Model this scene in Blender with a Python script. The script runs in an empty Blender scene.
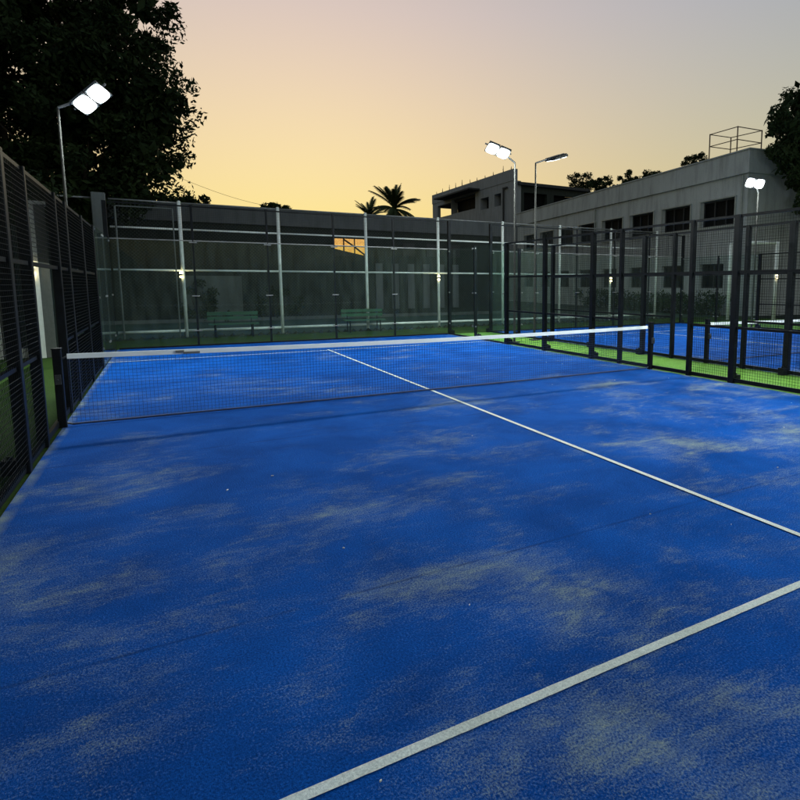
import bpy, math, random
from mathutils import Vector, Matrix
import numpy as np

R = math.radians
random.seed(7)
rng = np.random.default_rng(11)
scene = bpy.context.scene
COL = scene.collection

# ------------------------------------------------------------------ helpers
def tag(o, label=None, cat=None, group=None, kind=None):
    if label: o['label'] = label
    if cat: o['category'] = cat
    if group: o['group'] = group
    if kind: o['kind'] = kind
    return o

def empty(name, loc, rz=0.0):
    o = bpy.data.objects.new(name, None)
    COL.objects.link(o)
    o.location = loc
    o.rotation_euler = (0, 0, rz)
    o.empty_display_size = 0.3
    return o

def kids(o):
    return [c for c in bpy.data.objects if c.parent == o]

def copy_tree(o, parent=None):
    ks = kids(o)
    c = o.copy()
    COL.objects.link(c)
    if parent is not None:
        c.parent = parent
    for k in ks:
        copy_tree(k, c)
    return c

class MB:
    """collects boxes, bars and polygons; build() links them as one mesh object"""
    def __init__(self):
        self.v = []; self.f = []
    def poly(self, pts):
        n = len(self.v)
        self.v += [tuple(p) for p in pts]
        self.f.append(tuple(range(n, n + len(pts))))
    def hexa(self, c8):
        n = len(self.v)
        self.v += [tuple(p) for p in c8]
        for q in ((0,3,2,1),(4,5,6,7),(0,1,5,4),(1,2,6,5),(2,3,7,6),(3,0,4,7)):
            self.f.append(tuple(n + i for i in q))
    def box(self, x0, x1, y0, y1, z0, z1):
        self.hexa([(x0,y0,z0),(x1,y0,z0),(x1,y1,z0),(x0,y1,z0),
                   (x0,y0,z1),(x1,y0,z1),(x1,y1,z1),(x0,y1,z1)])
    def cbox(self, x0, x1, y0, y1, z0, z1, c=0.006):
        """upright box with chamfered vertical edges"""
        pts = [(x0+c,y0),(x1-c,y0),(x1,y0+c),(x1,y1-c),(x1-c,y1),(x0+c,y1),(x0,y1-c),(x0,y0+c)]
        n = len(self.v)
        self.v += [(a,b,z0) for a,b in pts] + [(a,b,z1) for a,b in pts]
        m = 8
        self.f.append(tuple(n+i for i in reversed(range(m))))
        self.f.append(tuple(n+m+i for i in range(m)))
        for i in range(m):
            j = (i+1) % m
            self.f.append((n+i, n+j, n+m+j, n+m+i))
    def obox(self, c, ax, ay, az, hx, hy, hz):
        """box with its own axes"""
        c = Vector(c)
        P = []
        for sz in (-1,1):
            for sx, sy in ((-1,-1),(1,-1),(1,1),(-1,1)):
                P.append(c + ax*hx*sx + ay*hy*sy + az*hz*sz)
        self.hexa(P)
    def bar(self, p0, p1, r0, r1=None, n=8, caps=True):
        p0 = Vector(p0); p1 = Vector(p1)
        if r1 is None: r1 = r0
        d = (p1 - p0)
        if d.length < 1e-6: return
        d.normalize()
        a = d.orthogonal().normalized(); b = d.cross(a)
        k = len(self.v)
        for p, r in ((p0, r0), (p1, r1)):
            for i in range(n):
                t = 2*math.pi*(i+.5)/n
                self.v.append(tuple(p + a*r*math.cos(t) + b*r*math.sin(t)))
        for i in range(n):
            j = (i+1) % n
            self.f.append((k+i, k+j, k+n+j, k+n+i))
        if caps:
            self.f.append(tuple(k+i for i in reversed(range(n))))
            self.f.append(tuple(k+n+i for i in range(n)))
    def path(self, pts, r, n=8):
        for a, b in zip(pts[:-1], pts[1:]):
            self.bar(a, b, r, r, n)
    def build(self, name, mat, parent=None, origin=(0,0,0), smooth=False):
        me = bpy.data.meshes.new(name)
        ox, oy, oz = origin
        me.from_pydata([(x-ox, y-oy, z-oz) for x, y, z in self.v], [], self.f)
        me.update()
        if smooth:
            for p in me.polygons: p.use_smooth = True
        me.materials.append(mat)
        o = bpy.data.objects.new(name, me)
        COL.objects.link(o)
        if parent is not None: o.parent = parent
        return o

# ------------------------------------------------------------------ materials
def new_mat(name):
    m = bpy.data.materials.new(name)
    m.use_nodes = True
    nt = m.node_tree
    for n in list(nt.nodes):
        if n.type != 'OUTPUT_MATERIAL': nt.nodes.remove(n)
    out = nt.nodes[0]
    b = nt.nodes.new('ShaderNodeBsdfPrincipled')
    nt.links.new(b.outputs[0], out.inputs[0])
    return m, nt, b, out

def N(nt, typ, **kw):
    n = nt.nodes.new(typ)
    for k, v in kw.items():
        if hasattr(n, k): setattr(n, k, v)
    return n

def noise(nt, vec, scale, detail=3, rough=.55, dist=0.0):
    n = nt.nodes.new('ShaderNodeTexNoise')
    n.inputs['Scale'].default_value = scale
    n.inputs['Detail'].default_value = detail
    n.inputs['Roughness'].default_value = rough
    n.inputs['Distortion'].default_value = dist
    if vec is not None: nt.links.new(vec, n.inputs['Vector'])
    return n.outputs['Fac']

def ramp(nt, fac, p0, p1, c0=(0,0,0,1), c1=(1,1,1,1)):
    n = nt.nodes.new('ShaderNodeValToRGB')
    n.color_ramp.elements[0].position = p0; n.color_ramp.elements[0].color = c0
    n.color_ramp.elements[1].position = p1; n.color_ramp.elements[1].color = c1
    nt.links.new(fac, n.inputs[0])
    return n.outputs[0]

def mixc(nt, fac, a, b, mode='MIX'):
    n = nt.nodes.new('ShaderNodeMix'); n.data_type = 'RGBA'; n.blend_type = mode
    for i, s in ((0, fac), (6, a), (7, b)):
        if hasattr(s, 'links'): nt.links.new(s, n.inputs[i])
        elif i == 0: n.inputs[0].default_value = s
        else: n.inputs[i].default_value = (*s, 1) if len(s) == 3 else s
    return n.outputs[2]

def math_n(nt, op, a, b=None, clamp=False):
    n = nt.nodes.new('ShaderNodeMath'); n.operation = op; n.use_clamp = clamp
    for i, s in ((0, a), (1, b)):
        if s is None: continue
        if hasattr(s, 'links'): nt.links.new(s, n.inputs[i])
        else: n.inputs[i].default_value = s
    return n.outputs[0]

def maprange(nt, v, a, b, c, d):
    n = nt.nodes.new('ShaderNodeMapRange')
    n.inputs[1].default_value = a; n.inputs[2].default_value = b
    n.inputs[3].default_value = c; n.inputs[4].default_value = d
    nt.links.new(v, n.inputs[0])
    return n.outputs[0]

def mapping(nt, vec, scale=(1,1,1), rot=(0,0,0), loc=(0,0,0)):
    n = nt.nodes.new('ShaderNodeMapping')
    n.inputs['Scale'].default_value = scale
    n.inputs['Rotation'].default_value = rot
    n.inputs['Location'].default_value = loc
    nt.links.new(vec, n.inputs['Vector'])
    return n.outputs[0]

def bump(nt, b, h, strength=.3, dist=.01):
    n = nt.nodes.new('ShaderNodeBump')
    n.inputs['Strength'].default_value = strength
    n.inputs['Distance'].default_value = dist
    nt.links.new(h, n.inputs['Height'])
    nt.links.new(n.outputs[0], b.inputs['Normal'])

def coords(nt):
    return nt.nodes.new('ShaderNodeTexCoord').outputs['Object']

def simple(name, col, rough=.5, metal=0.0, var=.15, vscale=3.0, bscale=0, bstr=.2, spec=.5):
    m, nt, b, out = new_mat(name)
    c = coords(nt)
    f = noise(nt, c, vscale, 5, .6)
    dark = tuple(x*(1-var) for x in col); lite = tuple(min(1, x*(1+var)) for x in col)
    nt.links.new(mixc(nt, ramp(nt, f, .35, .65), dark, lite), b.inputs['Base Color'])
    b.inputs['Roughness'].default_value = rough
    b.inputs['Metallic'].default_value = metal
    b.inputs['Specular IOR Level'].default_value = spec
    if bscale:
        bump(nt, b, noise(nt, c, bscale, 4), bstr, .01)
    return m

def blue_turf(seed=(0,0,0)):
    m, nt, b, out = new_mat('blue_turf')
    c = coords(nt)
    sep = N(nt, 'ShaderNodeSeparateXYZ'); nt.links.new(c, sep.inputs[0])
    X, Y = sep.outputs[0], sep.outputs[1]
    fine = noise(nt, c, 95, 3, .75)
    fibre = noise(nt, mapping(nt, c, (1, .45, 1), (0,0,.4)), 210, 2, .8)
    mid = noise(nt, mapping(nt, c, (1,1,1), loc=(3,1,0)), 1.1, 6, .62, .4)
    # worn blue: slight tone drift between rolls and trodden lanes
    base = mixc(nt, ramp(nt, mid, .36, .66), (.0018,.047,.228), (.0036,.073,.335))
    grain = mixc(nt, ramp(nt, fine, .30, .72), (.38,.40,.45), (1.55,1.5,1.45))
    base = mixc(nt, 1.0, base, grain, 'MULTIPLY')
    # sand infill lying in streaky drifts
    w = mapping(nt, c, (.80, 1.10, 1), (0,0,R(24)), (seed[0],seed[1],0))
    big = noise(nt, w, .62, 5, .56, .7)
    w2 = mapping(nt, c, (.9, 1.6, 1), (0,0,R(-28)), (5+seed[0],2,0))
    str2 = noise(nt, w2, 1.3, 5, .6, .7)
    drift = math_n(nt, 'ADD', math_n(nt, 'MULTIPLY', big, .62), math_n(nt, 'MULTIPLY', str2, .38))
    near = maprange(nt, Y, 4.0, -7.5, -.035, .035)
    xr = maprange(nt, X, -2.0, 4.0, 0, .012)
    drift = math_n(nt, 'ADD', math_n(nt, 'ADD', drift, near), xr)
    grainy = math_n(nt, 'ADD', math_n(nt, 'MULTIPLY', math_n(nt, 'SUBTRACT', fine, .5), .46), math_n(nt, 'MULTIPLY', math_n(nt, 'SUBTRACT', fibre, .5), .34))
    clump = noise(nt, mapping(nt, c, (1, 2.2, 1), (0,0,R(12))), 9, 5, .7)
    grainy = math_n(nt, 'ADD', grainy, math_n(nt, 'MULTIPLY', math_n(nt, 'SUBTRACT', clump, .5), .20))
    sand = math_n(nt, 'MULTIPLY', ramp(nt, math_n(nt, 'ADD', drift, grainy), .545, .80), .56)
    spot = noise(nt, mapping(nt, c, (1.0, 1.5, 1), (0,0,R(38)), (2+seed[0],9,0)), 3.1, 6, .62, 1.1)
    scuff = noise(nt, mapping(nt, c, (.5, 4.5, 1), (0,0,R(-12)), (8,seed[1],0)), 4.0, 4, .6, .5)
    thick = math_n(nt, 'ADD', math_n(nt, 'ADD', math_n(nt, 'MULTIPLY', drift, .55), math_n(nt, 'MULTIPLY', spot, .34)), math_n(nt, 'MULTIPLY', scuff, .17))
    thick = ramp(nt, math_n(nt, 'ADD', thick, math_n(nt, 'MULTIPLY', grainy, .75)), .585, .80)
    sand = math_n(nt, 'ADD', math_n(nt, 'MULTIPLY', sand, .80), math_n(nt, 'MULTIPLY', thick, .44), True)
    # sand swept up against the fence foot
    edge = maprange(nt, math_n(nt, 'ABSOLUTE', X), 4.90, 4.97, 0, 1)
    edge = math_n(nt, 'MULTIPLY', edge, ramp(nt, noise(nt, c, 2.2, 5, .6), .40, .62))
    sand = math_n(nt, 'ADD', sand, math_n(nt, 'MULTIPLY', edge, .42), True)
    col = mixc(nt, sand, base, (.36,.40,.225))
    # roll joints across the court
    ab = None
    for y0 in (-5.72, -1.95, 2.05, 6.0):
        d = math_n(nt, 'ABSOLUTE', math_n(nt, 'SUBTRACT', Y, y0))
        s = maprange(nt, d, .004, .016, .55, 0)
        ab = s if ab is None else math_n(nt, 'MAXIMUM', ab, s)
    ab = math_n(nt, 'MULTIPLY', ab, ramp(nt, noise(nt, c, 3, 3), .35, .6))
    col = mixc(nt, ab, col, (.004,.018,.08))
    nt.links.new(col, b.inputs['Base Color'])
    b.inputs['Roughness'].default_value = .9
    b.inputs['Specular IOR Level'].default_value = .03
    bump(nt, b, math_n(nt, 'ADD', fine, math_n(nt, 'MULTIPLY', fibre, .6)), .55, .012)
    return m

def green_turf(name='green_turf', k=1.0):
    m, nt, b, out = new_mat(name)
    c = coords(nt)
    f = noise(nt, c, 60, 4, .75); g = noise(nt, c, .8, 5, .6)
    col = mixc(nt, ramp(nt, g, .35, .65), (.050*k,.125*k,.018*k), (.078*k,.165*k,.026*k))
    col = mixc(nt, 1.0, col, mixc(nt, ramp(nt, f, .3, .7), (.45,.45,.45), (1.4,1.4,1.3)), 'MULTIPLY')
    nt.links.new(col, b.inputs['Base Color'])
    b.inputs['Roughness'].default_value = .9
    b.inputs['Specular IOR Level'].default_value = .1
    bump(nt, b, f, .6, .015)
    return m

def line_mat():
    m, nt, b, out = new_mat('white_turf_line')
    c = coords(nt)
    f = noise(nt, c, 110, 3, .75); g = noise(nt, c, 2.2, 5, .6)
    col = mixc(nt, ramp(nt, g, .3, .7), (.50,.53,.47), (.66,.70,.66))
    col = mixc(nt, 1.0, col, mixc(nt, ramp(nt, f, .3, .65), (.62,.64,.68), (1.1,1.1,1.1)), 'MULTIPLY')
    nt.links.new(col, b.inputs['Base Color'])
    b.inputs['Roughness'].default_value = .9
    b.inputs['Specular IOR Level'].default_value = .1
    bump(nt, b, f, .4, .01)
    return m

def glass_mat(name, tint=(.91,.96,.94)):
    m, nt, b, out = new_mat(name)
    nt.nodes.remove(b)
    t = N(nt, 'ShaderNodeBsdfTransparent')
    c = coords(nt)
    f = noise(nt, c, 1.3, 5, .6)
    nt.links.new(mixc(nt, ramp(nt, f, .3, .7), tuple(x*.95 for x in tint), tint), t.inputs[0])
    g = N(nt, 'ShaderNodeBsdfGlossy'); g.inputs['Roughness'].default_value = .02
    g.inputs[0].default_value = (.85,.92,.9,1)
    lw_ = N(nt, 'ShaderNodeLayerWeight'); lw_.inputs[0].default_value = .5
    ge = N(nt, 'ShaderNodeNewGeometry')
    sch = math_n(nt, 'ADD', math_n(nt, 'MULTIPLY', math_n(nt, 'POWER', lw_.outputs['Facing'], 5.0), .75), .014)
    sch = math_n(nt, 'MULTIPLY', sch, math_n(nt, 'SUBTRACT', 1.0, ge.outputs['Backfacing']))
    mx = N(nt, 'ShaderNodeMixShader')
    nt.links.new(sch, mx.inputs[0]); nt.links.new(t.outputs[0], mx.inputs[1]); nt.links.new(g.outputs[0], mx.inputs[2])
    # a film of dust and dried water marks
    d = N(nt, 'ShaderNodeBsdfDiffuse'); d.inputs[0].default_value = (.28,.36,.32,1)
    mx2 = N(nt, 'ShaderNodeMixShader')
    dust = math_n(nt, 'MULTIPLY', ramp(nt, noise(nt, mapping(nt, c, (2.5,2.5,.5)), 2.0, 6, .65), .35, .8), .035)
    nt.links.new(math_n(nt, 'ADD', dust, .008), mx2.inputs[0])
    nt.links.new(mx.outputs[0], mx2.inputs[1]); nt.links.new(d.outputs[0], mx2.inputs[2])
    nt.links.new(mx2.outputs[0], out.inputs[0])
    return m

def tint_mat():
    m, nt, b, out = new_mat('rose_tinted_pane')
    nt.nodes.remove(b)
    t = N(nt, 'ShaderNodeBsdfTransparent')
    f = noise(nt, coords(nt), 3.0, 4, .6)
    nt.links.new(mixc(nt, ramp(nt, f, .35, .65), (.93,.74,.72), (.99,.86,.84)), t.inputs[0])
    nt.links.new(t.outputs[0], out.inputs[0])
    return m

def emit(name, col, strength):
    m, nt, b, out = new_mat(name)
    nt.nodes.remove(b)
    e = N(nt, 'ShaderNodeEmission'); e.inputs[0].default_value = (*col, 1); e.inputs[1].default_value = strength
    nt.links.new(e.outputs[0], out.inputs[0])
    return m

def leaf_mat(name, c0, c1):
    m, nt, b, out = new_mat(name)
    c = coords(nt)
    f = noise(nt, c, .9, 4, .6)
    nt.links.new(mixc(nt, ramp(nt, f, .35, .65), c0, c1), b.inputs['Base Color'])
    b.inputs['Roughness'].default_value = .7
    b.inputs['Specular IOR Level'].default_value = .1
    return m

def wall_mat(name, col, stain=(.5,.5,.48), rough=.85):
    m, nt, b, out = new_mat(name)
    c = coords(nt)
    a = noise(nt, c, .35, 6, .65, .4)
    s = noise(nt, mapping(nt, c, (1.6,1.6,.22)), 1.5, 6, .65)
    fi = noise(nt, c, 14, 4, .6)
    k = mixc(nt, ramp(nt, a, .35, .7), tuple(x*.84 for x in col), col)
    k = mixc(nt, math_n(nt, 'MULTIPLY', ramp(nt, s, .46, .72), .75), k, tuple(x*y for x, y in zip(col, stain)))
    k = mixc(nt, 1.0, k, mixc(nt, ramp(nt, fi, .3, .7), (.92,.92,.92), (1.05,1.05,1.05)), 'MULTIPLY')
    nt.links.new(k, b.inputs['Base Color'])
    b.inputs['Roughness'].default_value = rough
    b.inputs['Specular IOR Level'].default_value = .25
    bump(nt, b, fi, .15, .01)
    return m

M = dict(
    blue=blue_turf(), blue2=blue_turf((7,3,0)), green=green_turf('green_turf', 1.55), green_shaded=green_turf('shaded_turf', .38), line=line_mat(),  # one turf: colour raised for the lit strip, lowered for the shaded lawns
    black=simple('black_powder_coat', (.0055,.007,.009), .45, 0, .3, 5, 60, .08, .10),
    wire=simple('black_wire', (.003,.0045,.005), .6, 0, .25, 4, spec=.05),
    white=simple('white_gloss_paint', (.62,.66,.63), .30, 0, .12, 2.5),
    whitewire=simple('galvanised_wire', (.10,.12,.115), .6, .2, .2, 4),
    steel=simple('galvanised_steel', (.17,.175,.175), .5, .3, .2, 6),
    cord=simple('navy_net_cord', (.012,.028,.085), .8, 0, .2, 4),
    tape=simple('white_net_tape', (.82,.86,.86), .6, 0, .05, 3),
    glass=glass_mat('court_glass'),
    bench=simple('green_bench_paint', (.005,.065,.030), .5, 0, .2, 5),
    ground=simple('dark_ground', (.030,.042,.032), .95, 0, .35, .6, 18, .3, .1),
    hard=simple('dark_green_hardcourt', (.030,.062,.046), .85, 0, .25, .5, 25, .15, .2),
    brick=simple('edging_brick', (.030,.036,.024), .95, 0, .5, 3, 30, .3, .1),
    plaster=wall_mat('pale_plaster', (.39,.42,.435)),
    plaster_dim=wall_mat('grey_plaster', (.25,.265,.29)),
    longwall=wall_mat('dark_grey_render', (.135,.145,.16)),
    longlow=wall_mat('dark_green_render', (.024,.031,.028), (.45,.5,.5)),
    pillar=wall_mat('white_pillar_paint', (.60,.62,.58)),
    pillar_shaded=wall_mat('shaded_pillar_render', (.10,.107,.098)),
    column=wall_mat('grey_concrete', (.125,.14,.14)),
    darkglass=simple('dark_window_glass', (.004,.005,.006), .6, 0, .2, 2, spec=.05),
    frame=simple('window_frame_paint', (.22,.25,.25), .5, 0, .1, 4),
    rust=simple('brown_rail_paint', (.10,.055,.035), .6, 0, .3, 6),
    polegrey=simple('grey_pole_paint', (.045,.045,.042), .7, 0, .2, 6, spec=.1),
    slab=wall_mat('dark_roof_slab', (.045,.047,.05)),
    bark=simple('bark', (.045,.036,.026), .95, 0, .35, 4, 12, .6, .1),
    leafA=leaf_mat('dark_leaf', (.010,.020,.007), (.022,.036,.012)),
    leafB=leaf_mat('olive_leaf', (.014,.026,.011), (.028,.044,.017)),
    palm=leaf_mat('palm_leaf', (.022,.034,.014), (.04,.055,.02)),
    hedge=leaf_mat('hedge_leaf', (.016,.036,.014), (.034,.062,.022)),
    sheet=simple('dark_green_sheet', (.018,.032,.028), .6, 0, .3, 2),
    chip=simple('pale_chip', (.55,.55,.48), .8, 0, .2, 5),
    lamp=emit('led_lens', (.90,1.0,.97), 880.0),
    lamp_near=emit('led_lens_near', (.90,1.0,.97), 660.0),
    lamp_off=emit('led_lens_side', (.90,1.0,.97), 700.0),
    updown=emit('warm_lamp_lens', (1.0,.80,.42), 22.0),
    housing=simple('lamp_housing', (.05,.055,.06), .4, .4, .2, 6),
)

# ------------------------------------------------------------------ camera
cam_d = bpy.data.cameras.new('camera')
cam = bpy.data.objects.new('camera', cam_d)
COL.objects.link(cam)
cam.location = (-3.8179, -8.8683, 1.7748)
cam.rotation_euler = (R(90 - 6.682), 0, R(-30.091))
cam_d.sensor_width = 36
cam_d.sensor_fit = 'HORIZONTAL'
cam_d.lens = 577.26/800*36
cam_d.shift_x = -(499.37-400)/800
cam_d.shift_y = (352.22-400)/800
cam_d.clip_start = .02
cam_d.clip_end = 2000
scene.camera = cam

# ------------------------------------------------------------------ ground
g = MB(); g.poly([(-140,-120,-.012),(190,-120,-.012),(190,200,-.012),(-140,200,-.012)])
tag(g.build('ground', M['ground']), kind='structure')
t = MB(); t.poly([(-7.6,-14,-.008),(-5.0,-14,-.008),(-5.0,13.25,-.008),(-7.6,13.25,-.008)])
tag(t.build('side_lawn', M['green_shaded']), kind='structure')  # shade of this side is put into the turf colour
t = MB(); t.poly([(-4.999,-14,-.008),(24,-14,-.008),(24,10.18,-.008),(-4.999,10.18,-.008)])
tag(t.build('green_lawn', M['green']), kind='structure')
t = MB(); t.poly([(-4.999,10.181,-.008),(24,10.181,-.008),(24,13.25,-.008),(-4.999,13.25,-.008)])
tag(t.build('rear_lawn', M['green_shaded']), kind='structure')  # turf darkened to stand for the weaker light back here
t = MB(); t.poly([(-7,13.6,-.006),(23.5,13.6,-.006),(23.5,21.9,-.006),(-7,21.9,-.006)])
tag(t.build('yard_pavement', M['hard']), kind='structure')

def line_mesh(p0, p1, w, z):
    """narrow inlaid line with slightly ragged edges"""
    p0 = Vector((*p0, z)); p1 = Vector((*p1, z))
    d = p1 - p0; L = d.length; d.normalize(); s = Vector((-d.y, d.x, 0))
    n = int(L/.03)
    mb = MB(); prev = None
    for i in range(n+1):
        c = p0 + d*(L*i/n)
        a = c + s*(w/2 + random.uniform(-.0009, .0009)); b = c - s*(w/2 + random.uniform(-.0009, .0009))
        mb.v += [tuple(a), tuple(b)]
        if i: mb.f.append((2*i-2, 2*i-1, 2*i+1, 2*i))
    return mb

def court(cx, cy, mat):
    o = MB(); o.poly([(-5,-10,0),(5,-10,0),(5,10,0),(-5,10,0)])
    c = o.build('court_surface', mat); c.location = (cx, cy, 0)
    tag(c, kind='structure')
    for s in (-1, 1):
        line_mesh((-5, s*6.95), (5, s*6.95), .05, .004).build('service_line', M['line'], c)
    line_mesh((0,-7.15), (0,7.15), .05, .008).build('centre_line', M['line'], c)
    return c
court(0, 0, M['blue'])
X2, Y2 = 11.85, .1
court(X2, Y2, M['blue2'])

# pale chips and leaf scraps lying on the turf
d = MB()
for i in range(26):
    x = random.uniform(-4.8, 4.8); y = random.uniform(-8.2, 2) if i % 4 else random.uniform(-7.6,-5)
    a = random.uniform(0, 6.3); s = random.uniform(.003, .0065)
    ax = Vector((math.cos(a), math.sin(a), random.uniform(-.2,.2))).normalized(); ay = Vector((0,0,1)).cross(ax).normalized(); az = ax.cross(ay)
    d.obox((x, y, .009), ax, ay, az, s*random.uniform(.8,1.7), s*.6, .003)
tag(d.build('litter', M['chip']), 'scattered pale specks of grit and leaf scraps on the blue turf', 'litter', kind='stuff')

# ------------------------------------------------------------------ padel fences
def grid_wires(mb, axis, fixed, a0, a1, z0, z1, pitch=.05, r=.0016):
    """welded mesh: thin square wires. axis 'y' = runs along y at x=fixed; 'x' = runs along x at y=fixed"""
    n = max(1, round((a1-a0)/pitch))
    for i in range(1, n):
        a = a0 + (a1-a0)*i/n
        if axis == 'y': mb.box(fixed-r, fixed+r, a-r, a+r, z0, z1)
        else: mb.box(a-r, a+r, fixed-r, fixed+r, z0, z1)
    m = max(1, round((z1-z0)/pitch))
    for j in range(1, m):
        z = z0 + (z1-z0)*j/m
        if axis == 'y': mb.box(fixed+r*1.0, fixed+r*3.0, a0, a1, z-r, z+r)
        else: mb.box(a0, a1, fixed+r*1.0, fixed+r*3.0, z-r, z+r)

def side_fence(name, label, cat, x, cy, sgn, wire=.0016):
    """sgn = +1: the outside lies towards +x. 3 m high mesh fence with an entrance gap and glass far end"""
    root = empty(name, (x, cy, 0)); tag(root, label, cat, 'side fences of the padel courts')
    def B(mb, nm, mat, par=root): return mb.build(nm, mat, par, origin=(x, cy, 0))
    out = x + sgn*.05
    ys = [-10,-8,-6,-4,-2,-1,1,2,4,6,8,10]
    for y in ys:
        w = .04 if abs(y) == 1 else (.030 if y in (8,-8) else .058)
        p = MB(); p.cbox(out-.05, out+.05, cy+y-w, cy+y+w, .0, 3.0 if y != 10 else 4.0, .008)
        po = B(p, 'post', M['black'])
        if abs(y) not in (1,):
            f = MB(); f.box(out+sgn*.05 if sgn > 0 else out-.17, out+.17 if sgn > 0 else out-.05, cy+y-.06, cy+y+.06, .0, .14)
            f.bar((out+sgn*.11, cy+y, .14), (out+sgn*.11, cy+y, .17), .022, .022, 6)
            B(f, 'foot_bracket', M['black'], po)
    # rails
    yl = -10; yh = 6
    def rails(z, spans, h=.022):
        for a, b in spans:
            r = MB(); r.box(out-.02, out+.02, cy+a, cy+b, z-h, z+h)
            B(r, 'rail', M['black'])
    segs = [(a,b) for a, b in zip(ys[:-1], ys[1:]) if b <= 6]
    def inset(a, b): return (a+.058, b-.058)
    rails(3.0-.022, [inset(a,b) for a,b in segs])
    rails(2.0, [inset(a,b) for a,b in segs])
    rails(1.0, [inset(a,b) for a,b in segs if (a,b) != (-1,1)])
    rails(.05, [inset(a,b) for a,b in segs], .035)
    # top light edge caught on the tube: a slim cap bar
    for a, b in segs:
        m = MB()
        lo = .09 if (a,b) != (-1,1) else 2.03
        a2, b2 = inset(a, b)
        xf = x + sgn*.010
        for z0, z1 in ([(lo,.97),(1.03,1.97),(2.03,2.94)] if lo < 1 else [(2.03,2.94)]):
            grid_wires(m, 'y', xf, a2, b2, z0, z1, .05, wire)
        B(m, 'mesh_panel', M['wire'])
    # glass panes towards the far corner
    for a, b in ((6,8),(8,10)):
        gl = MB(); gl.box(x-.005, x+.005, cy+a+.06, cy+b-.04, .04, 3.0)
        gp = B(gl, 'glass_pane', M['glass'])
        for z in (.4, 1.5, 2.94):
            for yy in (a+.10, b-.10):
                cl = MB(); cl.box(x-.018, x+.018, cy+yy-.03, cy+yy+.03, z-.022, z+.022)
                B(cl, 'clamp', M['steel'], gp)
    k = MB(); k.box(out-.04, out+.04, cy+6.06, cy+9.94, .0, .04); B(k, 'glass_sill', M['black'])
    return root

side_fence('court_fence', 'black mesh side fence of the front court nearest the white square pillars', 'fence', -5.0, 0, -1, .0024)
side_fence('court_fence', 'black mesh side fence with an entrance beside the front net\'s far post', 'fence', 5.0, 0, 1)
side_fence('court_fence', 'black mesh side fence of the second court across the bright green strip', 'fence', X2-5.0, Y2, -1)
side_fence('court_fence', 'far black mesh side fence of the second court before the pale building', 'fence', X2+5.0, Y2, 1)

def back_wall(label, cx, y):
    root = empty('glass_back_wall', (cx, y, 0)); tag(root, label, 'glass wall', 'glass end walls of the padel courts')
    O = (cx, y, 0)
    xs = [-5,-3,-1,1,3,5]
    for a in xs[1:-1]:
        p = MB(); p.cbox(cx+a-.03, cx+a+.03, y+.02, y+.08, 0, 4.0)
        p.box(cx+a-.045, cx+a+.045, y+.02, y+.08, 4.0, 4.02)
        po = p.build('post', M['black'], root, O)
        for z in (.45, 1.45, 2.97):
            c = MB(); c.box(cx+a-.10, cx+a+.10, y-.022, y+.018, z-.015, z+.015)
            c.build('clamp', M['steel'], po, O)
    for a, b in zip(xs[:-1], xs[1:]):
        gl = MB(); gl.box(cx+a+.012, cx+b-.012, y-.005, y+.005, .04, 3.0)
        gl.build('glass_pane', M['glass'], root, O)
        tr = MB(); tr.box(cx+a+.012, cx+b-.012, y-.012, y+.012, 3.002, 3.03)
        tr.build('top_trim', M['steel'], root, O)
        m = MB(); grid_wires(m, 'x', y+.05, cx+a+.03, cx+b-.03, 3.05, 3.96)
        m.build('mesh_panel', M['wire'], root, O)
        r = MB(); r.box(cx+a+.032, cx+b-.032, y+.03, y+.07, 3.96, 4.0)
        r.build('rail', M['black'], root, O)
    k = MB(); k.box(cx-4.95, cx+4.95, y-.03, y+.1, 0, .038); k.build('glass_sill', M['black'], root, O)
    return root
back_wall('tall clear glass end wall of the front court with slim black posts', 0, 10.0)
back_wall('tall clear glass end wall of the second court beyond the green strip', X2, 10.0+Y2)

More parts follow.
